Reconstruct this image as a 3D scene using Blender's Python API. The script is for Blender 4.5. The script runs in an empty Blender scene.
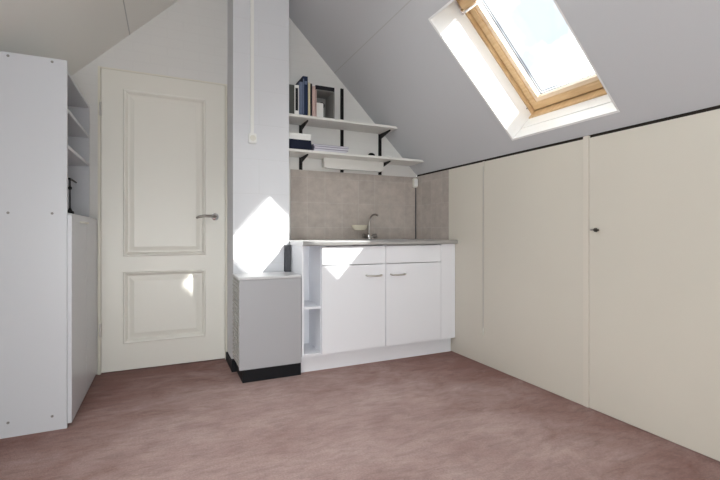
import bpy, bmesh, math, random
from mathutils import Vector, Matrix
random.seed(4)
scene = bpy.context.scene
COL = scene.collection
R = math.radians

# ------------------------------------------------------------------ materials
def nodes_of(m):
    m.use_nodes = True
    return m.node_tree.nodes, m.node_tree.links, m.node_tree.nodes['Principled BSDF']

def mat(name, col, rough=.5, metal=0., var=0., vscale=6., bump=0., bscale=60., spec=.5):
    m = bpy.data.materials.new(name)
    n, l, p = nodes_of(m)
    p.inputs['Base Color'].default_value = (*col, 1)
    p.inputs['Roughness'].default_value = rough
    p.inputs['Metallic'].default_value = metal
    p.inputs['Specular IOR Level'].default_value = spec
    tc = n.new('ShaderNodeTexCoord')
    if var > 0:
        t = n.new('ShaderNodeTexNoise'); t.inputs['Scale'].default_value = vscale; t.inputs['Detail'].default_value = 4
        l.new(tc.outputs['Object'], t.inputs['Vector'])
        r = n.new('ShaderNodeValToRGB')
        r.color_ramp.elements[0].position = .3; r.color_ramp.elements[1].position = .7
        r.color_ramp.elements[0].color = (*[c * (1 - var) for c in col], 1)
        r.color_ramp.elements[1].color = (*[min(1, c * (1 + var)) for c in col], 1)
        l.new(t.outputs['Fac'], r.inputs['Fac']); l.new(r.outputs['Color'], p.inputs['Base Color'])
    if bump > 0:
        t = n.new('ShaderNodeTexNoise'); t.inputs['Scale'].default_value = bscale; t.inputs['Detail'].default_value = 3
        l.new(tc.outputs['Object'], t.inputs['Vector'])
        b = n.new('ShaderNodeBump'); b.inputs['Strength'].default_value = bump; b.inputs['Distance'].default_value = .01
        l.new(t.outputs['Fac'], b.inputs['Height']); l.new(b.outputs['Normal'], p.inputs['Normal'])
    return m

def grid_mat(name, col, grout, axes, bw, bh, mortar, offset=.5, rough=.6, bump=.3, var=.04, off=(0, 0), spec=.5, noise=0.):
    """bricks or tiles laid on a plane; axes = which two coordinates of the geometry run along the rows and up"""
    m = bpy.data.materials.new(name)
    n, l, p = nodes_of(m)
    g = n.new('ShaderNodeNewGeometry'); s = n.new('ShaderNodeSeparateXYZ'); c = n.new('ShaderNodeCombineXYZ')
    l.new(g.outputs['Position'], s.inputs[0])
    for k, ax in enumerate(axes):
        a = n.new('ShaderNodeMath'); a.operation = 'ADD'; a.inputs[1].default_value = off[k]
        l.new(s.outputs[ax], a.inputs[0]); l.new(a.outputs[0], c.inputs[k])
    b = n.new('ShaderNodeTexBrick'); b.offset = offset
    b.inputs['Scale'].default_value = 1; b.inputs['Brick Width'].default_value = bw; b.inputs['Row Height'].default_value = bh
    b.inputs['Mortar Size'].default_value = mortar; b.inputs['Mortar Smooth'].default_value = .4
    b.inputs['Color1'].default_value = (*[x * (1 - var) for x in col], 1)
    b.inputs['Color2'].default_value = (*[min(1, x * (1 + var)) for x in col], 1)
    b.inputs['Mortar'].default_value = (*grout, 1)
    l.new(c.outputs[0], b.inputs['Vector'])
    out = b.outputs['Color']
    if noise > 0:
        t = n.new('ShaderNodeTexNoise'); t.inputs['Scale'].default_value = 14; t.inputs['Detail'].default_value = 6; t.inputs['Roughness'].default_value = .65
        l.new(c.outputs[0], t.inputs['Vector'])
        r = n.new('ShaderNodeValToRGB')
        r.color_ramp.elements[0].position = .3; r.color_ramp.elements[1].position = .7
        r.color_ramp.elements[0].color = (1 - noise,) * 3 + (1,); r.color_ramp.elements[1].color = (1, 1, 1, 1)
        l.new(t.outputs['Fac'], r.inputs['Fac'])
        mx = n.new('ShaderNodeMixRGB'); mx.blend_type = 'MULTIPLY'; mx.inputs[0].default_value = 1
        l.new(out, mx.inputs[1]); l.new(r.outputs['Color'], mx.inputs[2]); out = mx.outputs[0]
    l.new(out, p.inputs['Base Color'])
    p.inputs['Roughness'].default_value = rough; p.inputs['Specular IOR Level'].default_value = spec
    inv = n.new('ShaderNodeMath'); inv.operation = 'SUBTRACT'; inv.inputs[0].default_value = 1
    l.new(b.outputs['Fac'], inv.inputs[1])
    bp = n.new('ShaderNodeBump'); bp.inputs['Strength'].default_value = bump; bp.inputs['Distance'].default_value = .004
    l.new(inv.outputs[0], bp.inputs['Height']); l.new(bp.outputs['Normal'], p.inputs['Normal'])
    return m

def carpet_mat():
    m = bpy.data.materials.new('mauve_brown_carpet')
    n, l, p = nodes_of(m)
    tc = n.new('ShaderNodeTexCoord')
    mp = n.new('ShaderNodeMapping'); mp.inputs['Rotation'].default_value = (0, 0, R(-20)); mp.inputs['Scale'].default_value = (1, 1.5, 1)
    l.new(tc.outputs['Object'], mp.inputs['Vector'])
    a = n.new('ShaderNodeTexNoise'); a.inputs['Scale'].default_value = 2.2; a.inputs['Detail'].default_value = 10; a.inputs['Roughness'].default_value = .72
    a.inputs['Distortion'].default_value = .25
    l.new(mp.outputs['Vector'], a.inputs['Vector'])
    r = n.new('ShaderNodeValToRGB')
    r.color_ramp.elements[0].position = .34; r.color_ramp.elements[0].color = (.39, .255, .235, 1)
    r.color_ramp.elements[1].position = .66; r.color_ramp.elements[1].color = (.54, .40, .375, 1)
    l.new(a.outputs['Fac'], r.inputs['Fac'])
    f = n.new('ShaderNodeTexNoise'); f.inputs['Scale'].default_value = 120; f.inputs['Detail'].default_value = 6; f.inputs['Roughness'].default_value = .7
    l.new(tc.outputs['Object'], f.inputs['Vector'])
    r2 = n.new('ShaderNodeValToRGB')
    r2.color_ramp.elements[0].position = .25; r2.color_ramp.elements[0].color = (.72, .72, .72, 1)
    r2.color_ramp.elements[1].position = .7; r2.color_ramp.elements[1].color = (1.1, 1.1, 1.1, 1)
    l.new(f.outputs['Fac'], r2.inputs['Fac'])
    mx = n.new('ShaderNodeMixRGB'); mx.blend_type = 'MULTIPLY'; mx.inputs[0].default_value = 1
    # paler middle, darker redder pile in ragged patches round the rim
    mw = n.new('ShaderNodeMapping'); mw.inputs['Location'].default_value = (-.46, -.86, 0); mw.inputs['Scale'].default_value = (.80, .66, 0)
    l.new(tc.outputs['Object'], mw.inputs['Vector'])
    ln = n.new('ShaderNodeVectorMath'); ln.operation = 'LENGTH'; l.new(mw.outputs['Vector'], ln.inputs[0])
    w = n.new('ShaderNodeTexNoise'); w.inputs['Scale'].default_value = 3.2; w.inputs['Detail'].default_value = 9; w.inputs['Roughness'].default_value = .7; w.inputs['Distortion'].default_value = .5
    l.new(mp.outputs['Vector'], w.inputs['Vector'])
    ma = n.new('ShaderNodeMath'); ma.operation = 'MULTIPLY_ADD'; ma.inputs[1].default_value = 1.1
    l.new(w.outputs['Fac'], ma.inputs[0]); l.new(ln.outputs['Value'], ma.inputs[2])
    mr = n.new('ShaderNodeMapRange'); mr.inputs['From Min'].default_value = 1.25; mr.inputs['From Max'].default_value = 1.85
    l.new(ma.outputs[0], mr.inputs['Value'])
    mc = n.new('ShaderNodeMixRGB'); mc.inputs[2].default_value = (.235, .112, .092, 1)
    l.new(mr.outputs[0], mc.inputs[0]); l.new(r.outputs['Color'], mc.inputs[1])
    # short brushed streaks in the pile
    ms = n.new('ShaderNodeMapping'); ms.inputs['Rotation'].default_value = (0, 0, R(35)); ms.inputs['Scale'].default_value = (9, 30, 1)
    l.new(tc.outputs['Object'], ms.inputs['Vector'])
    q = n.new('ShaderNodeTexNoise'); q.inputs['Scale'].default_value = 1; q.inputs['Detail'].default_value = 6; q.inputs['Roughness'].default_value = .65; q.inputs['Distortion'].default_value = .8
    l.new(ms.outputs['Vector'], q.inputs['Vector'])
    r3 = n.new('ShaderNodeValToRGB')
    r3.color_ramp.elements[0].position = .28; r3.color_ramp.elements[0].color = (.80, .785, .78, 1)
    r3.color_ramp.elements[1].position = .55; r3.color_ramp.elements[1].color = (1.04, 1.04, 1.04, 1)
    l.new(q.outputs['Fac'], r3.inputs['Fac'])
    m3 = n.new('ShaderNodeMixRGB'); m3.blend_type = 'MULTIPLY'; m3.inputs[0].default_value = 1
    l.new(mc.outputs[0], m3.inputs[1]); l.new(r3.outputs['Color'], m3.inputs[2])
    l.new(m3.outputs[0], mx.inputs[1]); l.new(r2.outputs['Color'], mx.inputs[2])
    l.new(mx.outputs[0], p.inputs['Base Color'])
    p.inputs['Roughness'].default_value = 1; p.inputs['Specular IOR Level'].default_value = .1
    p.inputs['Sheen Weight'].default_value = .15
    b = n.new('ShaderNodeBump'); b.inputs['Strength'].default_value = .6; b.inputs['Distance'].default_value = .006
    l.new(f.outputs['Fac'], b.inputs['Height']); l.new(b.outputs['Normal'], p.inputs['Normal'])
    return m

def glass_mat():
    m = bpy.data.materials.new('clear_window_glass')
    m.use_nodes = True
    n, l = m.node_tree.nodes, m.node_tree.links
    n.clear()
    o = n.new('ShaderNodeOutputMaterial'); mx = n.new('ShaderNodeMixShader')
    t = n.new('ShaderNodeBsdfTransparent'); t.inputs[0].default_value = (.97, .985, .98, 1)
    g = n.new('ShaderNodeBsdfGlossy'); g.inputs['Roughness'].default_value = .02
    fr = n.new('ShaderNodeFresnel'); fr.inputs['IOR'].default_value = 1.25
    l.new(fr.outputs[0], mx.inputs[0]); l.new(t.outputs[0], mx.inputs[1]); l.new(g.outputs[0], mx.inputs[2])
    l.new(mx.outputs[0], o.inputs[0])
    return m

def wood_mat(name, c1, c2, rough=.35, axis=(30, 3, 30)):
    m = bpy.data.materials.new(name)
    n, l, p = nodes_of(m)
    tc = n.new('ShaderNodeTexCoord'); mp = n.new('ShaderNodeMapping'); mp.inputs['Scale'].default_value = axis
    l.new(tc.outputs['Object'], mp.inputs['Vector'])
    t = n.new('ShaderNodeTexNoise'); t.inputs['Scale'].default_value = 2; t.inputs['Detail'].default_value = 5
    l.new(mp.outputs['Vector'], t.inputs['Vector'])
    r = n.new('ShaderNodeValToRGB')
    r.color_ramp.elements[0].position = .3; r.color_ramp.elements[0].color = (*c1, 1)
    r.color_ramp.elements[1].position = .7; r.color_ramp.elements[1].color = (*c2, 1)
    l.new(t.outputs['Fac'], r.inputs['Fac']); l.new(r.outputs['Color'], p.inputs['Base Color'])
    p.inputs['Roughness'].default_value = rough
    return m

M = {
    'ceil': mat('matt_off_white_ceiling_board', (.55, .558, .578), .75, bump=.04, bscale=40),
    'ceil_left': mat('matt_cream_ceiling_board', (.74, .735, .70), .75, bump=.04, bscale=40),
    'seam': mat('ceiling_seam_filler', (.46, .46, .455), .8),
    'wall': grid_mat('white_painted_brick_wall', (.70, .69, .67), (.69, .68, .66), ('X', 'Z'), .21, .0655, .006, bump=.05, var=.004, rough=.7),
    'column': grid_mat('white_painted_block_column', (.67, .68, .71), (.65, .66, .685), ('X', 'Z'), .60, .24, .004, bump=.15, var=.004, off=(.02, .0), rough=.6),
    'cream': mat('cream_painted_panel', (.64, .605, .53), .5, var=.015, vscale=2.),
    'batten': mat('cream_batten', (.67, .625, .55), .5),
    'dark_gap': mat('dark_shadow_gap_strip', (.025, .02, .017), .9, spec=.12),
    'plain': mat('plain_plaster', (.72, .71, .69), .8),
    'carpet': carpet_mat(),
    'tile_b': grid_mat('beige_stone_tile', (.47, .415, .375), (.50, .455, .42), ('X', 'Z'), .15, .20, .004, offset=0, rough=.35, bump=.2, var=.05, off=(.03, .025), noise=.22),
    'tile_r': grid_mat('beige_stone_tile_side', (.47, .415, .375), (.50, .455, .42), ('Y', 'Z'), .15, .20, .004, offset=0, rough=.35, bump=.2, var=.05, off=(.02, .025), noise=.22),
    'door': mat('cream_gloss_door_paint', (.76, .74, .68), .38),
    'frame': mat('cream_door_frame_paint', (.72, .69, .60), .4),
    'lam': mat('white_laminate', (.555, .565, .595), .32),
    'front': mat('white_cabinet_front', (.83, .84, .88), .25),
    'shelf': mat('cream_white_shelf_board', (.72, .71, .68), .45),
    'steel': mat('brushed_stainless_steel', (.56, .56, .57), .32, 1.),
    'chrome': mat('chrome', (.72, .72, .72), .12, 1.),
    'dark_chrome': mat('dark_nickel', (.30, .28, .26), .3, 1.),
    'latch': mat('dark_bronze_latch', (.05, .042, .035), .4, .6),
    'satin': mat('satin_nickel', (.62, .60, .57), .3, 1.),
    'edge': mat('worktop_grey_laminate', (.66, .66, .67), .35),
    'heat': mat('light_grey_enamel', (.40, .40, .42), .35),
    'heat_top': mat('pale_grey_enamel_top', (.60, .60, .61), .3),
    'grille_dark': mat('dark_grille_backing', (.06, .055, .05), .7),
    'grille_bar': mat('pale_grille_bars', (.50, .49, .47), .5),
    'grille': mat('grey_grille_metal', (.40, .39, .37), .5),
    'black': mat('matt_black', (.012, .012, .014), .5, spec=.12),
    'black_metal': mat('black_painted_steel', (.014, .013, .013), .4, spec=.12),
    'charcoal': mat('charcoal_board', (.055, .056, .065), .6),
    'white_pl': mat('white_plastic', (.80, .80, .78), .4),
    'cream_pl': mat('cream_plastic', (.70, .685, .62), .4),
    'reveal': mat('white_gloss_reveal', (.86, .86, .855), .4),
    'pine': wood_mat('lacquered_pine', (.60, .40, .20), (.72, .52, .30)),
    'pine_x': wood_mat('lacquered_pine_upright', (.60, .40, .20), (.72, .52, .30), axis=(8, 40, 8)),
    'pine_pale': wood_mat('pale_pine_bead', (.74, .58, .42), (.82, .68, .52)),
    'gasket': mat('grey_rubber_gasket', (.04, .04, .045), .7, spec=.2),
    'glass': glass_mat(),
    'soap': mat('cream_ceramic', (.66, .61, .49), .25),
    'bk_grey': mat('dark_grey_cloth_cover', (.075, .078, .07), .8),
    'bk_black': mat('black_book_cover', (.016, .016, .02), .5, spec=.12),
    'bk_blue': mat('slate_blue_book_cover', (.115, .145, .225), .55),
    'bk_navy': mat('navy_book_cover', (.018, .027, .06), .5, spec=.12),
    'bk_yellow': mat('pale_yellow_book_cover', (.62, .56, .38), .6),
    'bk_pink': mat('dusty_pink_book_cover', (.50, .36, .33), .6),
    'bk_lilac': mat('lilac_book_cover', (.27, .25, .33), .6),
    'paper': mat('white_paper', (.78, .78, .76), .8),
    'paper_lilac': mat('pale_lilac_pages', (.60, .59, .64), .8),
    'box_grey': mat('grey_box_lining', (.24, .235, .225), .8),
    'navy_box': mat('navy_box_card', (.012, .016, .033), .55, spec=.12),
    'screw': mat('grey_screw_cap', (.22, .21, .20), .5),
}

# ------------------------------------------------------------------ mesh helpers
WORLD = {}
class MB:
    def __init__(self, T=None):
        self.bm = bmesh.new(); self.T = T
    def v(self, p):
        p = Vector(p)
        return self.bm.verts.new(self.T @ p if self.T else p)
    def box(self, x0, x1, y0, y1, z0, z1):
        vs = [self.v((x, y, z)) for x in (x0, x1) for y in (y0, y1) for z in (z0, z1)]
        for f in ((0, 1, 3, 2), (4, 6, 7, 5), (0, 4, 5, 1), (2, 3, 7, 6), (0, 2, 6, 4), (1, 5, 7, 3)):
            self.bm.faces.new([vs[i] for i in f])
        return self
    def prism(self, pts, y0, y1):
        """polygon in (x, z) extruded along y"""
        a = [self.v((x, y0, z)) for x, z in pts]; b = [self.v((x, y1, z)) for x, z in pts]
        n = len(pts)
        self.bm.faces.new(a); self.bm.faces.new(b[::-1])
        for i in range(n):
            self.bm.faces.new([a[i], b[i], b[(i + 1) % n], a[(i + 1) % n]])
        return self
    def quad(self, *p):
        self.bm.faces.new([self.v(q) for q in p]); return self
    def ring(self, y0, r0, y1, r1):
        """sloping moulding between two rectangles (x0,x1,z0,z1) at two depths"""
        c = lambda y, r: [(r[0], y, r[2]), (r[1], y, r[2]), (r[1], y, r[3]), (r[0], y, r[3])]
        A, B = c(y0, r0), c(y1, r1)
        for i in range(4):
            j = (i + 1) % 4
            self.quad(A[i], A[j], B[j], B[i])
        return self
    def tube(self, pts, rad, seg=10, cap=True):
        pts = [Vector(p) for p in pts]
        rr = rad if isinstance(rad, (list, tuple)) else [rad] * len(pts)
        rings = []; up = None
        for i, p in enumerate(pts):
            d = (pts[min(i + 1, len(pts) - 1)] - pts[max(i - 1, 0)]).normalized()
            if up is None:
                up = d.orthogonal().normalized()
            up = (up - d * up.dot(d)).normalized(); s = d.cross(up)
            rings.append([self.v(p + (up * math.cos(2 * math.pi * k / seg) + s * math.sin(2 * math.pi * k / seg)) * rr[i]) for k in range(seg)])
        for a, b in zip(rings, rings[1:]):
            for k in range(seg):
                self.bm.faces.new([a[k], a[(k + 1) % seg], b[(k + 1) % seg], b[k]])
        if cap:
            self.bm.faces.new(rings[0][::-1]); self.bm.faces.new(rings[-1])
        return self
    def cyl(self, a, b, r, seg=16):
        return self.tube([a, b], r, seg)
    def lathe(self, prof, c, seg=20, sx=1, sy=1):
        rings = [[self.v((c[0] + r * sx * math.cos(2 * math.pi * k / seg), c[1] + r * sy * math.sin(2 * math.pi * k / seg), c[2] + z)) for k in range(seg)] for r, z in prof]
        for a, b in zip(rings, rings[1:]):
            for k in range(seg):
                self.bm.faces.new([a[k], a[(k + 1) % seg], b[(k + 1) % seg], b[k]])
        self.bm.faces.new(rings[0][::-1]); self.bm.faces.new(rings[-1])
        return self
    def build(self, name, m, parent=None, bevel=0., smooth=False, label=None, origin=None, cat=None, group=None, kind=None):
        bm = self.bm
        bmesh.ops.recalc_face_normals(bm, faces=bm.faces)
        if bevel > 0:
            bmesh.ops.bevel(bm, geom=[e for e in bm.edges if e.is_manifold and e.calc_face_angle(0) > .6], offset=bevel, segments=2, affect='EDGES', clamp_overlap=True)
        if parent is not None:
            o0 = WORLD[parent.name]
        else:
            xs = [v.co for v in bm.verts]
            o0 = Vector(origin) if origin else Vector(((min(c.x for c in xs) + max(c.x for c in xs)) / 2, (min(c.y for c in xs) + max(c.y for c in xs)) / 2, min(c.z for c in xs)))
        bmesh.ops.translate(bm, verts=bm.verts, vec=-o0)
        me = bpy.data.meshes.new(name); bm.to_mesh(me); bm.free()
        me.materials.append(m)
        for p in me.polygons: p.use_smooth = smooth
        o = bpy.data.objects.new(name, me); COL.objects.link(o)
        if smooth:
            me.set_sharp_from_angle(angle=R(40))
        if parent is not None: o.parent = parent
        else: o.location = o0
        WORLD[o.name] = o0
        return tag(o, label, cat, group, kind)

def tag(o, label=None, cat=None, group=None, kind=None):
    if label: o['label'] = label
    if cat: o['category'] = cat
    if group: o['group'] = group
    if kind: o['kind'] = kind
    return o

def thing(name, loc, label=None, cat=None, group=None, kind=None):
    o = bpy.data.objects.new(name, None); COL.objects.link(o)
    o.location = loc; o.empty_display_size = .05
    WORLD[o.name] = Vector(loc)
    return tag(o, label, cat, group, kind)

def B(*a):
    return MB().box(*a)

# ------------------------------------------------------------------ the room
YB, YF = 3.23, -1.7            # back wall, wall behind the camera
XR, XL = 2.05, -1.05           # the two knee walls
ZK = 1.448; RIDGE = (.5, 2.998)
st = dict(kind='structure')

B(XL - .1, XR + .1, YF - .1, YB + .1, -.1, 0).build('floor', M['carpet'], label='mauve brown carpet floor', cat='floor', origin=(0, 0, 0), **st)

# back gable wall, with the doorway left open
DX0, DX1, DZ = -.412, .405, 2.028
b = MB()
b.prism([(XL, 0), (DX0, 0), (DX0, RIDGE[1] + (DX0 - .5)), (XL, ZK)], YB, YB + .12)
b.prism([(DX0, DZ), (DX1, DZ), (DX1, RIDGE[1] + (DX1 - .5)), (DX0, RIDGE[1] + (DX0 - .5))], YB, YB + .12)
b.prism([(DX1, 0), (XR, 0), (XR, ZK), RIDGE, (DX1, RIDGE[1] + (DX1 - .5))], YB, YB + .12)
b.build('wall_back', M['wall'], label='white painted brick gable wall with door', cat='wall', **st)
# gable wall behind the camera, with an opening added for fill light
WX0, WX1, WZ0, WZ1 = -.85, .75, .06, 1.40
b = MB()
b.prism([(XL, 0), (XR, 0), (XR, WZ0), (XL, WZ0)], YF - .12, YF)
b.prism([(XL, WZ0), (WX0, WZ0), (WX0, WZ1), (XL, WZ1)], YF - .12, YF)
b.prism([(WX1, WZ0), (XR, WZ0), (XR, WZ1), (WX1, WZ1)], YF - .12, YF)
b.prism([(XL, WZ1), (XR, WZ1), (XR, ZK), RIDGE, (XL, ZK)], YF - .12, YF)
b.build('wall_front', M['plain'], label='plain gable wall opposite the kitchenette', cat='wall', **st)
w2 = thing('added_window_2', ((WX0 + WX1) / 2, YF - .06, WZ0), 'added white framed gable window, unseen, for fill light', 'window', **st)  # window added out of view to let fill light in
b = MB()
for x0, x1, z0, z1 in ((WX0, WX0 + .05, WZ0, WZ1), (WX1 - .05, WX1, WZ0, WZ1), (WX0 + .05, WX1 - .05, WZ0, WZ0 + .05), (WX0 + .05, WX1 - .05, WZ1 - .05, WZ1), (-.075, -.025, WZ0 + .05, WZ1 - .05)):
    b.box(x0, x1, YF - .09, YF - .04, z0, z1)
b.build('window_frame', M['white_pl'], w2)  # frame of the added, unseen gable window
B(WX0 + .05, WX1 - .05, YF - .067, YF - .063, WZ0 + .05, WZ1 - .05).build('pane', M['glass'], w2)  # pane of the added, unseen gable window

# knee walls
B(XL - .1, XL, YF, YB, 0, ZK).build('wall_left', M['plain'], label='plain knee wall behind the bookcase', cat='wall', **st)
b = B(XR, XR + .1, YF, YB, 0, ZK - .012)
b.build('wall_right', M['plain'], label='backing of the right knee wall', cat='wall', **st)
PZ = 1.434
B(2.036, XR, 2.3435, 2.738, .002, PZ).build('trim_1', M['cream'], label='narrow cream knee wall panel beside kitchenette', cat='panel', **st)
B(2.036, XR, 1.552, 2.343, .002, PZ).build('trim_2', M['cream'], label='wide cream knee wall panel between cord and batten', cat='panel', **st)
B(2.031, XR, 1.518, 1.550, .002, ZK).build('trim_3', M['batten'], bevel=.002, label='narrow cream batten beside the dark latch', cat='batten', **st)
d2 = thing('door_2', (2.04, .8, 0), 'cream knee wall cupboard door with small dark latch', 'door', **st)
B(2.036, XR, .02, 1.516, .004, PZ).build('door_panel', M['cream'], d2)
k = MB()
k.tube([(2.036, 1.466, .946), (2.022, 1.466, .946), (2.020, 1.466, .946), (2.012, 1.466, .946)], [.006, .006, .011, .010], 14)
k.build('latch', M['latch'], d2, smooth=True, label='small dark turn latch')
B(2.020, 2.025, 1.468, 1.500, .942, .950).build('latch_lever', M['dark_chrome'], d2, bevel=.001)
B(2.036, XR, YF, .018, .002, PZ).build('trim_4', M['cream'], label='cream knee wall panel nearest the viewer', cat='panel', **st)
B(2.046, XR + .10, YF, 3.22, ZK - .0115, ZK + .0035).build('trim_5', M['dark_gap'], label='dark shadow gap along top of knee wall', cat='gap', **st)

# sloping ceilings: a runs up the slope, t outward through the roof
r2 = math.sqrt(.5)
TR = Matrix(((-r2, 0, r2, XR), (0, 1, 0, 0), (r2, 0, r2, ZK), (0, 0, 0, 1)))        # (a, y, t) -> world, right slope
TL = Matrix(((r2, 0, -r2, XL), (0, 1, 0, 0), (r2, 0, r2, ZK), (0, 0, 0, 1)))
A1 = 1.55 * math.sqrt(2)
SA0, SA1, SY0, SY1, TH = .093, .990, 1.315, 2.010, .30
b = MB(TR)
b.box(0, SA0, YF, YB, 0, TH); b.box(SA1, A1 + .02, YF, YB, 0, TH)
b.box(SA0, SA1, YF, SY0, 0, TH); b.box(SA0, SA1, SY1, YB, 0, TH)
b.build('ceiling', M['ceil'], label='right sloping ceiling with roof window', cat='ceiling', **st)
LA0, LA1, LY0, LY1 = .45, 1.55, .7, 1.9
b = MB(TL); b.box(-.05, LA0, YF, YB, 0, .12); b.box(LA1, A1 + .02, YF, YB, 0, .12); b.box(LA0, LA1, YF, LY0, 0, .12); b.box(LA0, LA1, LY1, YB, 0, .12)
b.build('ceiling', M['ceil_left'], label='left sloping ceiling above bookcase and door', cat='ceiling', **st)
MB(TR).box(1.125, 1.131, YF, YB, -.0015, .002).build('trim_6', M['seam'], label='thin seam line along right sloping ceiling', cat='seam', **st)
MB(TL).box(1.160, 1.166, YF, YB, -.0015, .002).build('trim_7', M['seam'], label='thin seam line along left sloping ceiling', cat='seam', **st)

# unseen roof window added in the left slope for fill light
w3 = thing('added_window_3', TL @ Vector(((LA0 + LA1) / 2, (LY0 + LY1) / 2, 0)), 'added white framed roof window in the left slope, unseen, for fill light', 'window', **st)
b = MB(TL)
b.box(LA0, LA0 + .05, LY0, LY1, .05, .11); b.box(LA1 - .05, LA1, LY0, LY1, .05, .11); b.box(LA0 + .05, LA1 - .05, LY0, LY0 + .05, .05, .11); b.box(LA0 + .05, LA1 - .05, LY1 - .05, LY1, .05, .11)
b.build('window_frame', M['white_pl'], w3)  # frame of the added, unseen left roof window
MB(TL).box(LA0 + .05, LA1 - .05, LY0 + .05, LY1 - .05, .08, .085).build('pane', M['glass'], w3)  # pane of the added, unseen left roof window

# roof window
w1 = thing('window_1', TR @ Vector(((SA0 + SA1) / 2, (SY0 + SY1) / 2, 0)), 'pine framed roof window with white reveals', 'window', **st)
L = .012
b = MB(TR)
b.box(SA0, SA0 + L, SY0, SY1, -.001, .10); b.box(SA0 + .001, SA0 + L + .003, SY0 + L, SY1 - L, .103, .195)
b.box(SA1 - L, SA1, SY0, SY1, .001, .175)
b.box(SA0 + L, SA1 - L, SY0, SY0 + L, .003, .235); b.box(SA0 + L, SA1 - L, SY1 - L, SY1, -.001, .235)
b.build('window_reveal', M['reveal'], w1, label='white painted reveal boards')
b = MB(TR); F = .02
b.box(SA0, SA0 + F + .002, SY0, SY1, .198, .30); b.box(SA1 - F, SA1, SY0, SY1, .175, .30)
b.box(SA0 + F, SA1 - F, SY0, SY0 + .006, .238, .30); b.box(SA0 + F, SA1 - F, SY1 - F, SY1, .238, .30)
b.build('window_frame', M['pine_x'], w1, bevel=.002, label='outer pine frame')
b = MB(TR)
s0, s1, y0, y1 = SA0 + .030, SA1 - .026, SY0 + .009, SY1 - .024
W, WN = .050, .035
b.box(s0, s0 + W, y0, y1, .258, .31); b.box(s1 - W, s1, y0, y1, .25, .31)
b.box(s0 + W, s1 - W, y0, y0 + WN, .258, .31); b.box(s0 + W, s1 - W, y1 - W, y1, .258, .31)
b.build('sash', M['pine'], w1, bevel=.004, label='inner pine sash')
b = MB(TR)
g0, g1, h0, h1 = s0 + W, s1 - W, y0 + WN, y1 - W
e = .024
b.box(g0, g0 + e, h0, h1, .262, .296); b.box(g1 - e * .3, g1, h0, h1, .262, .296)
b.box(g0 + e, g1 - e, h0, h0 + .002, .262, .296); b.box(g0 + e, g1 - e, h1 - e, h1, .262, .296)
b.build('glazing_bead', M['pine_pale'], w1, bevel=.003, label='pale wooden bead around the glass')
b = MB(TR); O = .03
b.box(SA0 - O, s0 + .03, SY0 - O, SY1 + O, .3105, .316); b.box(s1 - .03, SA1 + O, SY0 - O, SY1 + O, .3105, .316)
b.box(s0 + .03, s1 - .03, SY0 - O, y0 + .02, .3105, .316); b.box(s0 + .03, s1 - .03, y1 - .03, SY1 + O, .3105, .316)
b.build('sun_block_strip', M['grille'], w1, label='added grey outer strip blocking sun at the sash gap')  # added outside to stop sun leaking past the sash
b = MB(TR)
g0 += e; h1 -= e
for e, wd in ((0, .0035), (.013, .0035)):
    b.box(g0 + e, g0 + e + wd, h0 + e, h1 - e, .2975, .302); b.box(g1 - e - wd, g1 - e, h0 + e, h1 - e, .2975, .302)
    b.box(g0 + e, g1 - e, h0 + e, h0 + e + wd, .2975, .302); b.box(g0 + e, g1 - e, h1 - e - wd, h1 - e, .2975, .302)
b.build('glazing_gasket', M['gasket'], w1)
MB(TR).box(g0 - .005, g1 + .005, h0 - .005, h1 + .005, .303, .309).build('pane', M['glass'], w1)
b = MB(TR); b.box(s1 - .075, s1 - .020, y0 + .01, y1 - .01, .205, .25)
b.build('control_bar', M['pine'], w1, bevel=.008, label='pine opening bar at the top of the sash')
b = MB(TR); b.box(s1 - .092, s1 - .080, y0 + .0, y1 - .0, .20, .212); b.box(s1 - .092, s1 - .06, y1 - .012, y1 + .002, .196, .235)
b.build('bar_bracket', M['chrome'], w1, bevel=.002, label='metal bracket of the opening bar')
b = MB(TR); b.cyl((SA0 + .075, SY1 - .021, .225), (SA0 + .075, SY1 - .0155, .225), .0045, 10)
b.build('screw', M['screw'], w1)

# chimney column and its skirting
HX0 = .404
CX0, CX1, CY = .408, .795, 2.945
B(CX0, CX1, CY, YB, 0, 2.90).build('wall_chimney', M['column'], label='white painted chimney column right of door', cat='column', **st)
B(CX0 - .014, CX0 - .001, CY - .0, YB, 0, .055).box(CX0 - .014, HX0 + .021, CY - .04, CY - .001, 0, .078).build('baseboard_chimney', M['black'], label='black skirting along side of the chimney column', cat='skirting', **st)

# ------------------------------------------------------------------ the panel door
d1 = thing('door_1', (-.0, YB, 0), 'cream two panel interior door in a cream frame', 'door', **st)
b = MB()
FX0, FX1 = -.4115, .4045
b.box(FX0, -.395, YB - .012, YB + .09, 0, 2.026); b.box(.391, FX1, YB - .012, YB + .09, 0, 2.026)
b.box(FX0, FX1, YB - .004, YB + .09, 2.018, 2.027)
b.box(-.395, .391, YB + .050, YB + .09, 0, 2.018)
b.build('door_frame', M['frame'], d1)
lf0, lf1, lz0, lz1 = -.3925, .3885, .008, 2.016
fy = YB - .004
P1 = (-.263, .253, .775, 1.893); P2 = (-.263, .253, .188, .664)
b = MB()
for x0, x1, z0, z1 in ((lf0, P1[0], lz0, lz1), (P1[1], lf1, lz0, lz1), (P1[0], P1[1], lz0, P2[2]), (P1[0], P1[1], P2[3], P1[2]), (P1[0], P1[1], P1[3], lz1)):
    b.box(x0, x1, fy, fy + .04, z0, z1)
leaf = b.build('door_leaf', M['door'], d1)
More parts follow.
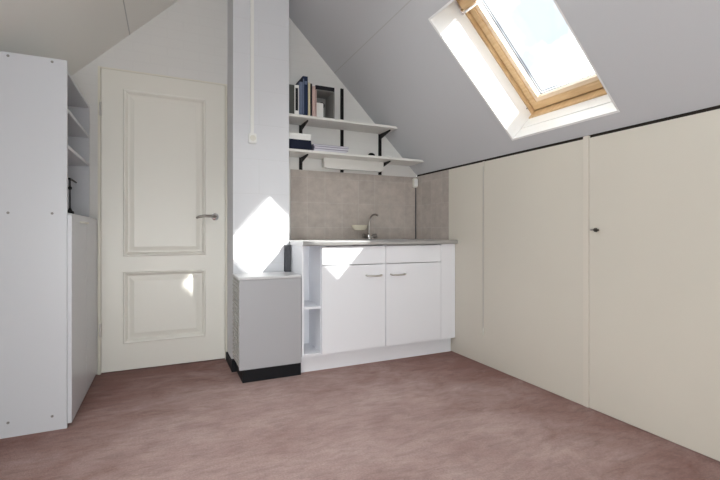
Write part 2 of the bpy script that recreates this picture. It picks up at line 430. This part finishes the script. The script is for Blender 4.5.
for q in (P1, P2):
    b = MB()
    sh = lambda d: (q[0] + d, q[1] - d, q[2] + d, q[3] - d)
    b.ring(fy + .0005, sh(-.004), fy - .007, sh(.002)); b.ring(fy - .007, sh(.002), fy - .005, sh(.010))
    b.ring(fy - .005, sh(.010), fy + .013, sh(.024)); b.ring(fy + .013, sh(.024), fy + .013, sh(.034))
    b.ring(fy + .013, sh(.034), fy + .006, sh(.062))
    r = sh(.062)
    b.quad((r[0], fy + .006, r[2]), (r[1], fy + .006, r[2]), (r[1], fy + .006, r[3]), (r[0], fy + .006, r[3]))
    b.build('door_panel', M['door'], d1)
for z in (.29, 1.745):
    b = MB(); b.cyl((-.3945, fy - .012, z - .045), (-.3945, fy - .012, z + .045), .0065, 12)
    b.box(-.404, -.3945, fy - .0095, fy - .0065, z - .04, z + .04)
    b.build('hinge', M['satin'], d1, smooth=True)
hx, hz = .318, 1.048
b = MB()
b.tube([(hx, fy, hz), (hx, fy - .006, hz), (hx, fy - .009, hz)], [.026, .026, .022], 24)
b.build('handle_rose', M['chrome'], d1, smooth=True)
b = MB()
b.tube([(hx, fy - .009, hz), (hx, fy - .04, hz), (hx - .008, fy - .052, hz + .001), (hx - .03, fy - .056, hz + .003), (hx - .08, fy - .056, hz + .003), (hx - .112, fy - .054, hz - .003), (hx - .128, fy - .048, hz - .012)],
       [.011, .010, .0105, .010, .0095, .009, .0075], 14)
b.build('door_handle', M['dark_chrome'], d1, smooth=True, label='lever handle of dull nickel')

# ------------------------------------------------------------------ bookcase at the left
bc = thing('bookcase', (-.58, 2.8, 0), 'tall white bookcase with open shelves above closed doors left of the door', 'bookcase')
BX0, BX1, BY0, BY1 = -.742, -.432, 2.40, 3.208
B(BX0, BX1, BY0, BY0 + .018, 0, 1.752).build('side_panel', M['lam'], bc, bevel=.0012)
B(BX0, BX1, BY1 - .018, BY1, 0, 1.026).box(BX0, BX1 - .024, BY1 - .018, BY1, 1.026, 1.752).build('side_panel', M['lam'], bc, bevel=.0012)
B(BX0, BX0 + .006, BY0 + .018, BY1 - .018, .06, 1.733).build('back_panel', M['lam'], bc)
for z in (1.734, 1.543, 1.360, .06):
    B(BX0 + .006, BX1 - (.023 if z > .5 else .001), BY0 + .018, BY1 - .018, z, z + .018).build('shelf', M['lam'], bc, bevel=.001)
B(BX0 + .006, BX1 - .001, BY0 + .018, BY1 - .018, 1.010, 1.028).build('shelf', M['lam'], bc, bevel=.001)
B(BX0 + .02, BX1 - .02, BY0 + .018, BY1 - .018, 0, .06).build('plinth', M['lam'], bc)
for y0, y1, hy in ((BY0 + .001, 2.803, (2.60, 2.77)), (2.805, BY1 - .001, None)):
    d = B(BX1 + .001, BX1 + .019, y0, y1, .022, 1.018).build('door', M['lam'], bc, bevel=.0015)
    if hy:
        b = MB(); b.tube([(BX1 + .019, hy[0], .985), (BX1 + .034, hy[0] + .008, .985), (BX1 + .036, hy[0] + .03, .985), (BX1 + .036, hy[1] - .03, .985), (BX1 + .034, hy[1] - .008, .985), (BX1 + .019, hy[1], .985)], .0055, 10)
        b.build('handle', M['cream_pl'], d, smooth=True, label='pale bow handle')
for x in (-.490, -.655):
    for z in (1.735, 1.022, .068):
        MB().tube([(x, BY0 + .001, z), (x, BY0 - .001, z), (x, BY0 - .002, z)], [.006, .006, .004], 12).build('screw_cap', M['screw'], bc, smooth=True)

b = MB()
sx, sy, sz = -.455, 2.60, 1.0285
b.lathe([(.018, 0), (.018, .012), (.010, .018), (.005, .03)], (sx, sy, sz), 16)
b.cyl((sx, sy, sz + .02), (sx, sy, sz + .182), .0035, 10)
b.lathe([(.004, 0), (.009, .004), (.009, .014), (.004, .018)], (sx, sy, sz + .125), 14)
b.tube([(sx, sy - .015, sz + .180), (sx, sy + .05, sz + .182), (sx, sy + .16, sz + .180)], [.006, .0055, .0045], 10)
b.build('stand', M['black'], smooth=True, label='small thin black stand with short top arm inside the bookcase', cat='stand')

# ------------------------------------------------------------------ gas heater cabinet before the column
ht = thing('heater', (.60, 2.80, 0), 'grey box heater with black plinth standing against the chimney column', 'heater')
HX0, HX1, HY0, HY1, HZ = .404, .800, 2.652, 2.943, .640
B(HX0, HX1, HY0, HY0 + .016, .082, HZ).build('front_panel', M['heat'], ht, bevel=.003)
b = MB(); b.box(HX0 + .012, HX1 - .001, HY0 + .016, HY1, .082, HZ); b.build('casing', M['heat'], ht)
B(HX0 - .006, HX1, HY0 - .006, HY1, HZ, HZ + .016).build('top_plate', M['heat_top'], ht, bevel=.003)
B(HX0 + .022, HX1 - .001, HY0 + .012, HY1, 0, .082).build('plinth', M['black'], ht)
g = B(HX0 + .006, HX0 + .012, HY0 + .018, HY1 - .004, .10, HZ - .004).build('side_grille', M['grille_dark'], ht, label='dark side grille with pale staggered bars')
b = MB(); nrow = 20; ph = (HZ - .004 - .10) / nrow
for i in range(nrow + 1):
    z = .10 + i * ph
    b.box(HX0 - .001, HX0 + .006, HY0 + .018, HY1 - .004, max(.10, z - .0055), min(HZ - .004, z + .0055))
    if i < nrow:
        for j in range(5):
            y = HY0 + .03 + j * .056 + (.028 if i % 2 else 0)
            if y + .012 < HY1 - .006: b.box(HX0, HX0 + .006, y, y + .012, z + .005, z + ph - .005)
b.build('grille_bars', M['grille_bar'], g)

B(.757, .797, 2.905, 2.943, HZ + .0162, .845).build('board', M['charcoal'], bevel=.002, label='short dark upright board standing on heater beside the worktop end', cat='board')

# ------------------------------------------------------------------ kitchenette
KY = 2.650; KB = 3.222; KZ = .844
def carcass(name, x0, x1, label, shelf=None, group=None):
    t = thing(name, ((x0 + x1) / 2, (KY + KB) / 2, .115), label, 'cabinet', group)
    return t
# open unit
ou = carcass('open_shelf_unit', .803, .941, 'narrow white open shelf unit at left end of the kitchenette')
B(.803, .817, KY + .002, KB, .116, KZ).build('side_panel', M['front'], ou, bevel=.001)
B(.9365, .9415, KY + .019, KB, .116, KZ).build('side_panel', M['front'], ou, bevel=.001)
B(.817, .9365, KB - .30, KB - .294, .132, KZ).build('back_panel', M['front'], ou)
B(.817, .9365, KY + .004, KB - .295, .116, .132).build('bottom_panel', M['front'], ou)
B(.817, .9365, KY + .012, KB - .30, .425, .441).build('shelf', M['front'], ou, bevel=.001)
def handle(x, z, d):
    y = KY
    b = MB(); b.tube([(x - .058, y + .001, z), (x - .056, y - .018, z - .002), (x - .046, y - .026, z - .004), (x, y - .029, z - .005), (x + .046, y - .026, z - .004), (x + .056, y - .018, z - .002), (x + .058, y + .001, z)], [.006, .0065, .006, .0058, .006, .0065, .006], 10)
    b.build('handle', M['satin'], d, smooth=True, label='satin metal bow handle')
for x0, x1, hx_, lab in ((.9385, 1.4215, 1.325, 'white base cabinet with its handle at right, beside open shelves'), (1.4225, 1.899, 1.520, 'white base cabinet with its handle at left, under the right side of the sink')):
    t = carcass('base_cabinet', x0, x1, lab, group='base cabinets of the kitchenette')
    b = MB(); b.box(x0 + .0035, x0 + .016, KY + .019, KB, .116, KZ - .001); b.box(x1 - .016, x1 - .001, KY + .019, KB, .116, KZ - .001)
    b.box(x0 + .016, x1 - .016, KY + .019, KB, .116, .132); b.box(x0 + .016, x1 - .016, KB - .006, KB, .132, KZ - .001)
    b.build('body', M['front'], t)
    B(x0 + .0015, x1 - .0015, KY, KY + .018, .713, .838).build('drawer_front', M['front'], t, bevel=.0015)
    d = B(x0 + .0015, x1 - .0015, KY, KY + .018, .120, .708).build('door', M['front'], t, bevel=.0015)
    handle(hx_, .634, d)
B(1.901, 2.034, KY + .004, KY + .022, .118, KZ).build('filler_panel', M['front'], bevel=.001, label='plain white filler panel between base cabinet and knee wall', cat='panel')
B(.812, 2.03, KY + .055, KY + .071, 0, .115).build('plinth', M['front'], label='long white plinth under the kitchenette cabinets', cat='plinth')

wt = thing('worktop', (1.42, 2.92, KZ + .001), 'pale grey worktop with inset steel sink along the back wall', 'worktop')
wz0, wz1 = KZ + .001, .876
wx0, wx1, wy0, wy1 = .799, 2.034, 2.622, KB
sx0, sx1, sy0, sy1 = 1.36, 1.80, 2.76, 3.09
b = MB()
b.box(wx0, sx0, wy0 + .022, wy1, wz0, wz1); b.box(sx1, wx1, wy0 + .022, wy1, wz0, wz1)
b.box(sx0, sx1, wy0 + .022, sy0, wz0, wz1); b.box(sx0, sx1, sy1, wy1, wz0, wz1)
b.build('slab', M['edge'], wt)
b = MB(); pr = [(wy0 + .022, wz0), (wy0 + .006, wz0), (wy0, wz0 + .006), (wy0, wz1 - .008), (wy0 + .006, wz1), (wy0 + .022, wz1)]
a_ = [b.v((wx0, y, z)) for y, z in pr]; c_ = [b.v((wx1, y, z)) for y, z in pr]
b.bm.faces.new(a_); b.bm.faces.new(c_[::-1])
for i in range(6): b.bm.faces.new([a_[i], c_[i], c_[(i + 1) % 6], a_[(i + 1) % 6]])
b.build('front_edge', M['steel'], wt, label='rounded metal front edge')
b = MB(); q = .012; zb = .72
b.box(sx0 - q, sx1 + q, sy0 - q, sy0 + .002, wz1, wz1 + .004); b.box(sx0 - q, sx1 + q, sy1 - .002, sy1 + q, wz1, wz1 + .004)
b.box(sx0 - q, sx0 + .002, sy0, sy1, wz1, wz1 + .004); b.box(sx1 - .002, sx1 + q, sy0, sy1, wz1, wz1 + .004)
b.box(sx0 + .001, sx0 + .003, sy0 + .001, sy1 - .001, zb, wz1 + .002); b.box(sx1 - .003, sx1 - .001, sy0 + .001, sy1 - .001, zb, wz1 + .002)
b.box(sx0 + .001, sx1 - .001, sy0 + .001, sy0 + .003, zb, wz1 + .002); b.box(sx0 + .001, sx1 - .001, sy1 - .003, sy1 - .001, zb, wz1 + .002)
b.box(sx0 + .001, sx1 - .001, sy0 + .001, sy1 - .001, zb - .002, zb)
b.build('sink', M['steel'], wt, label='stainless steel sink bowl')

# tiles
B(.884, 2.0345, KB + .0005, YB - .0005, wz1 - .03, 1.430).build('tile_backsplash', M['tile_b'], label='beige tiled backsplash on the back wall above worktop', cat='tiles')
B(2.0355, XR - .0005, 2.740, KB, .80, ZK - .014).build('tile_backsplash', M['tile_r'], label='narrow beige tiled strip on the right knee wall beside worktop', cat='tiles')

# tap
tx, ty = 1.525, 3.135
tp = thing('tap', (tx, ty, wz1), 'chrome mixer tap with curved spout behind the sink', 'tap')
MB().lathe([(.026, 0), (.026, .006), (.020, .010), (.019, .034), (.014, .042), (.010, .047)], (tx, ty, wz1), 24).build('body', M['chrome'], tp, smooth=True)
pts = [(tx, ty, wz1 + .045), (tx - .001, ty, wz1 + .11), (tx + .004, ty - .004, wz1 + .15)]
for i in range(1, 9):
    t_ = i / 8 * R(125)
    rr_ = .056
    pts.append((tx + .004 + rr_ * (1 - math.cos(t_)) * .46, ty - .004 - rr_ * (1 - math.cos(t_)) * .75, wz1 + .15 + rr_ * math.sin(t_)))
b = MB(); b.tube(pts, [.0085] * 3 + [.008] * 7 + [.0095], 14); b.build('spout', M['dark_chrome'], tp, smooth=True)
for s, dx in ((-1, -.052), (1, .050)):
    b = MB(); b.tube([(tx + s * .012, ty - .004, wz1 + .02), (tx + s * .030, ty - .008, wz1 + .024), (tx + s * .034, ty - .010, wz1 + .026), (tx + s * .062, ty - .020, wz1 + .034)], [.009, .011, .020, .017], 12)
    b.build('tap_handle', M['dark_chrome'], tp, smooth=True)
b = MB(); prof = []
b.lathe([(.020, -.012), (.048, -.008), (.066, .012), (.072, .034), (.066, .034), (.052, .014), (.004, .008)], (1.455, KB - .052, .962), 28, 1., .7)
b.box(1.425, 1.485, KB - .02, KB, .962, .99)
b.build('soap_dish', M['soap'], smooth=True, label='oval cream soap dish fixed to the tiles left of tap', cat='soap dish')

# ------------------------------------------------------------------ wall shelves
SY = 2.985
def shelf_board(z, x1, label):
    # right end is cut along the slope of the roof
    cut = XR + ZK
    MB().prism([(.799, z - .018), (cut - z + .018 - .003, z - .018), (cut - z - .003, z), (.799, z)], SY, 3.216).build('wall_shelf', M['shelf'], bevel=.001, label=label, cat='shelf', group='white wall shelves')
shelf_board(1.800, 0, 'upper white wall shelf holding upright books')
shelf_board(1.545, 0, 'lower white wall shelf holding boxes and a flat stack')
UP = ((.965, 2.06, 'leftmost black shelf upright beside the column', True), (1.318, 2.125, 'middle black shelf upright rising above upper shelf', False), (1.672, 1.80 - .0185, 'rightmost black shelf upright near the sloping ceiling', True))
for x, zt, lab, arm in UP:
    t = thing('shelf_upright', (x, YB - .006, 1.432), lab, 'shelf bracket', 'black shelf uprights')
    b = MB(); b.box(x - .0125, x - .004, 3.217, YB - .0005, 1.432, zt); b.box(x + .004, x + .0125, 3.217, YB - .0005, 1.432, zt); b.box(x - .004, x + .004, 3.221, YB - .0005, 1.432, zt)
    b.build('rail', M['black_metal'], t)
    for z in ((1.800, 1.545) if arm else (1.545,)):
        zt_ = z - .0185
        b = MB()
        y1 = 3.216; y0 = 3.04 if arm else 3.17
        a_ = [b.v((x - .004, y, zz)) for y, zz in ((y1, zt_), (y0, zt_), (y0, zt_ - .010), (y1, zt_ - .045))]
        c_ = [b.v((x + .004, y, zz)) for y, zz in ((y1, zt_), (y0, zt_), (y0, zt_ - .010), (y1, zt_ - .045))]
        b.bm.faces.new(a_); b.bm.faces.new(c_[::-1])
        for i in range(4): b.bm.faces.new([a_[i], c_[i], c_[(i + 1) % 4], a_[(i + 1) % 4]])
        b.build('bracket', M['black_metal'], t)
ul = thing('under_shelf_light', (1.38, 3.13, 1.455), 'long cream strip light fixed under lower wall shelf', 'light')
B(1.13, 1.66, 3.13, 3.185, 1.452, 1.5265).build('housing', M['shelf'], ul, bevel=.003)
B(1.15, 1.64, 3.135, 3.18, 1.446, 1.453).build('diffuser', M['white_pl'], ul, bevel=.002)

# books and boxes on the upper shelf
def book(name, x0, x1, y0, y1, z0, h, cover, label, tilt=0, pages=True):
    t = thing(name, ((x0 + x1) / 2, (y0 + y1) / 2, z0), label, 'book', 'upright books on the upper shelf')
    w = x1 - x0; c = min(.003, w * .16)
    b = MB(); b.box(x0, x0 + c, y0, y1, z0, z0 + h); b.box(x1 - c, x1, y0, y1, z0, z0 + h); b.box(x0 + c, x1 - c, y0, y0 + c, z0, z0 + h)
    b.build('cover', M[cover], t)
    B(x0 + c, x1 - c, y0 + c, y1 - .004, z0 + .003, z0 + h - .004).build('pages', M['paper'], t)
    return t
ZU = 1.8005
book('folder', .812, .850, 3.0, 3.20, ZU, .215, 'bk_grey', 'dark grey folder at the left end of upper shelf')
t = book('book', .852, .884, 3.0, 3.20, ZU, .218, 'paper', 'white spined book with a black panel beside the grey folder')
B(.858, .878, 2.9985, 3.0002, ZU + .03, ZU + .195).build('spine_panel', M['bk_black'], t)
book('book', .886, .911, 2.995, 3.19, ZU, .245, 'bk_blue', 'slate blue book between white and navy books')
t = book('book', .913, .951, 2.995, 3.20, ZU, .290, 'bk_navy', 'tallest navy book on the upper shelf')
B(.914, .922, 2.9935, 2.9952, ZU + .01, ZU + .27).build('spine_stripe', M['bk_blue'], t)
B(.926, .946, 2.9935, 2.9952, ZU + .23, ZU + .255).build('spine_title', M['bk_blue'], t)
book('book', .956, .971, 3.0, 3.19, ZU, .250, 'bk_yellow', 'thin pale yellow book right of the navy book')
book('book', .972, .986, 3.0, 3.18, ZU, .245, 'bk_black', 'thin black book between pale yellow and pink books')
book('book', .988, 1.012, 3.0, 3.19, ZU, .228, 'bk_pink', 'dusty pink book touching the open black box')
bx = thing('storage_box', (1.09, 3.09, ZU), 'open fronted black box at right end of the book row', 'box')
X0, X1, Y0, Y1, H = 1.015, 1.166, 3.0, 3.19, .240
tp_ = B(X0, X1, Y0, Y1, ZU + H - .030, ZU + H).build('top_panel', M['bk_black'], bx, bevel=.001)
B(X0 + .006, X1 - .008, Y0 + .004, Y1 - .01, ZU + H - .034, ZU + H - .030).build('lining', M['box_grey'], tp_)
B(X0, X0 + .006, Y0, Y1, ZU, ZU + H - .034).build('side_panel', M['bk_pink'], bx)
sp = B(X1 - .008, X1 - .002, Y0, Y1, ZU, ZU + H - .034).build('side_panel', M['box_grey'], bx)
B(X1 - .002, X1, Y0, Y1, ZU, ZU + H - .034).build('cover', M['bk_black'], sp)
B(X0 + .006, X1 - .008, Y1 - .01, Y1, ZU, ZU + H - .034).build('back_panel', M['box_grey'], bx)
B(X0 + .006, X1 - .008, Y0 + .004, Y1 - .01, ZU, ZU + .005).build('bottom_panel', M['box_grey'], bx)
B(X0 + .010, X0 + .078, Y0 + .05, Y0 + .13, ZU + .0055, ZU + .125).build('paper_block', M['paper'], bevel=.001, label='pale paper block inside the open black box', cat='paper')
MB().tube([(X0 + .112, Y1 - .0105, ZU + .150), (X0 + .112, Y1 - .0125, ZU + .150)], .024, 20).build('finger_hole', M['bk_black'], bx, label='dark round finger hole')

# lower shelf
ZL = 1.5455
B(.812, .980, 3.0, 3.19, ZL, ZL + .074).build('storage_box', M['navy_box'], bevel=.002, label='navy black box on lower shelf beside the column', cat='box')
b = thing('storage_box', (.896, 3.09, ZL + .0745), 'flat white box lying on top of the navy box', 'box')
B(.812, .978, 3.0, 3.19, ZL + .0745, ZL + .104).build('body', M['paper'], b)
B(.811, .979, 2.999, 3.191, ZL + .104, ZL + .120).build('lid', M['white_pl'], b, bevel=.001)
z = ZL
for i, (h, c, x0, x1, lab) in enumerate(((.020, 'bk_lilac', 1.00, 1.272, 'bottom lilac book of the flat stack on lower shelf'), (.018, 'bk_lilac', 1.004, 1.282, 'middle lilac book of the flat stack on lower shelf'), (.014, 'bk_lilac', .998, 1.286, 'top lilac book of the flat stack on lower shelf'))):
    t = thing('book', ((x0 + x1) / 2, 3.09, z), lab, 'book', 'flat lilac books on the lower shelf')
    b = MB(); b.box(x0, x1, 3.0, 3.2, z, z + .002); b.box(x0, x1, 3.0, 3.2, z + h - .002, z + h); b.box(x0, x0 + .003, 3.0, 3.2, z + .002, z + h - .002)
    b.build('cover', M[c], t)
    B(x0 + .003, x1 - .004, 3.003, 3.197, z + .002, z + h - .002).build('pages', M['paper_lilac'], t)
    z += h + .0003
MB().lathe([(.031, 0), (.031, .008), (.027, .020), (.017, .029), (.004, .033)], (1.505, 3.05, ZL), 20).build('knob_shaped_weight', M['black'], smooth=True, label='small black dome shaped object on right part of lower shelf', cat='small object')
b = MB(); pts = []
for i in range(26):
    t_ = i / 25
    pts.append((1.60 + .13 * t_, 3.06 + .02 * math.sin(9 * t_), ZL + .008 + .008 * abs(math.sin(11 * t_))))
b.tube(pts, .006, 8); b.build('cable', M['white_pl'], smooth=True, label='short white cable lying at right end of lower shelf', cat='cable')

# ------------------------------------------------------------------ electrics
B(.522, .545, CY - .016, CY, 1.612, 2.90).build('cable_conduit', M['white_pl'], bevel=.003, label='white vertical cable conduit on front of the chimney column', cat='conduit')
so = thing('wall_socket', (.534, CY, 1.545), 'white surface wall socket at lower end of the conduit', 'socket')
B(.508, .560, CY - .034, CY, 1.546, 1.612).build('housing', M['white_pl'], so, bevel=.004)
MB().tube([(.534, CY - .0335, 1.579), (.534, CY - .036, 1.579)], .020, 20).build('socket_face', M['cream_pl'], so, smooth=True)
jb = thing('junction_box', (2.01, KB - .02, 1.325), 'small cream junction box in the tiled corner', 'junction box')
B(1.994, 2.034, KB - .036, KB, 1.335, 1.418).build('housing', M['cream_pl'], jb, bevel=.005)
B(1.997, 2.031, KB - .040, KB - .036, 1.345, 1.41).build('lid', M['white_pl'], jb, bevel=.001)
MB().cyl((2.029, KB - .006, wz1 + .001), (2.029, KB - .006, 1.335), .004, 8).build('cable', M['charcoal'], smooth=True, label='thin dark cable running down the tiled corner from junction box', cat='cable')
pc = thing('pull_cord', (2.028, 2.33, .21), 'thin pale cord hanging down the cream knee wall', 'cord')
MB().tube([(2.029, 2.33, 1.40), (2.027, 2.33, .8), (2.028, 2.33, .26)], .0018, 6).build('cord', M['seam'], pc, smooth=True)
MB().lathe([(.003, 0), (.006, .006), (.005, .04), (.002, .05)], (2.028, 2.33, .212), 10).build('toggle', M['cream_pl'], pc, smooth=True)
B(2.032, 2.0355, 2.322, 2.338, 1.36, 1.436).build('cord_clip', M['cream'], pc)

# ------------------------------------------------------------------ light
sd = Vector((-.828, 1.0, -.92))
sun = bpy.data.lights.new('sun', 'SUN'); sun.energy = 10.; sun.angle = R(.55); sun.color = (1, .965, .91)
so_ = bpy.data.objects.new('sun', sun); COL.objects.link(so_); so_.location = (4, -4, 5)
so_.rotation_euler = sd.to_track_quat('-Z', 'Y').to_euler()
al = bpy.data.lights.new('added_gable_fill', 'AREA'); al.shape = 'RECTANGLE'; al.size = 1.5; al.size_y = 1.2; al.energy = 50; al.color = (.97, .985, 1)  # fill lamp added outside the unseen gable opening
ao = bpy.data.objects.new('added_gable_fill', al); COL.objects.link(ao); ao.location = (-.05, YF - .15, .72); ao.rotation_euler = (R(90), 0, 0)

al = bpy.data.lights.new('added_roof_fill', 'AREA'); al.shape = 'RECTANGLE'; al.size = 1.0; al.size_y = 1.1; al.energy = 9; al.color = (.97, .985, 1)  # second added fill lamp, above the unseen left roof opening
ao = bpy.data.objects.new('added_roof_fill', al); COL.objects.link(ao); ao.location = TL @ Vector(((LA0 + LA1) / 2, (LY0 + LY1) / 2, .16))
ao.rotation_euler = Vector((r2, 0, -r2)).to_track_quat('-Z', 'Y').to_euler()

w = bpy.data.worlds.new('sky'); scene.world = w; w.use_nodes = True
n, l = w.node_tree.nodes, w.node_tree.links
bg = n['Background']
tc = n.new('ShaderNodeTexCoord'); ns = n.new('ShaderNodeTexNoise'); ns.inputs['Scale'].default_value = 4.2; ns.inputs['Detail'].default_value = 7; ns.inputs['Roughness'].default_value = .5
l.new(tc.outputs['Generated'], ns.inputs['Vector'])
rp = n.new('ShaderNodeValToRGB')
rp.color_ramp.elements[0].position = .36; rp.color_ramp.elements[0].color = (.178, .194, .222, 1)
rp.color_ramp.elements[1].position = .56; rp.color_ramp.elements[1].color = (1.0, 1.0, 1.0, 1)
l.new(ns.outputs['Fac'], rp.inputs['Fac']); l.new(rp.outputs['Color'], bg.inputs['Color'])
bg.inputs['Strength'].default_value = 4.7

# ------------------------------------------------------------------ camera
cam = bpy.data.cameras.new('camera'); cam.sensor_width = 36; cam.lens = 21.0; cam.shift_y = -7 / 720; cam.clip_start = .05
co = bpy.data.objects.new('camera', cam); COL.objects.link(co)
co.location = (0, 0, .93); co.rotation_euler = (R(90), 0, R(-24.7))
scene.camera = co
vs = scene.view_settings
vs.view_transform = 'Standard'; vs.look = 'None'; vs.exposure = .22; vs.gamma = 1; vs.use_curve_mapping = False
scene.cycles.use_denoising = True
scene.cycles.max_bounces = 10; scene.cycles.diffuse_bounces = 6; scene.cycles.transparent_max_bounces = 12
scene.cycles.sample_clamp_indirect = 6
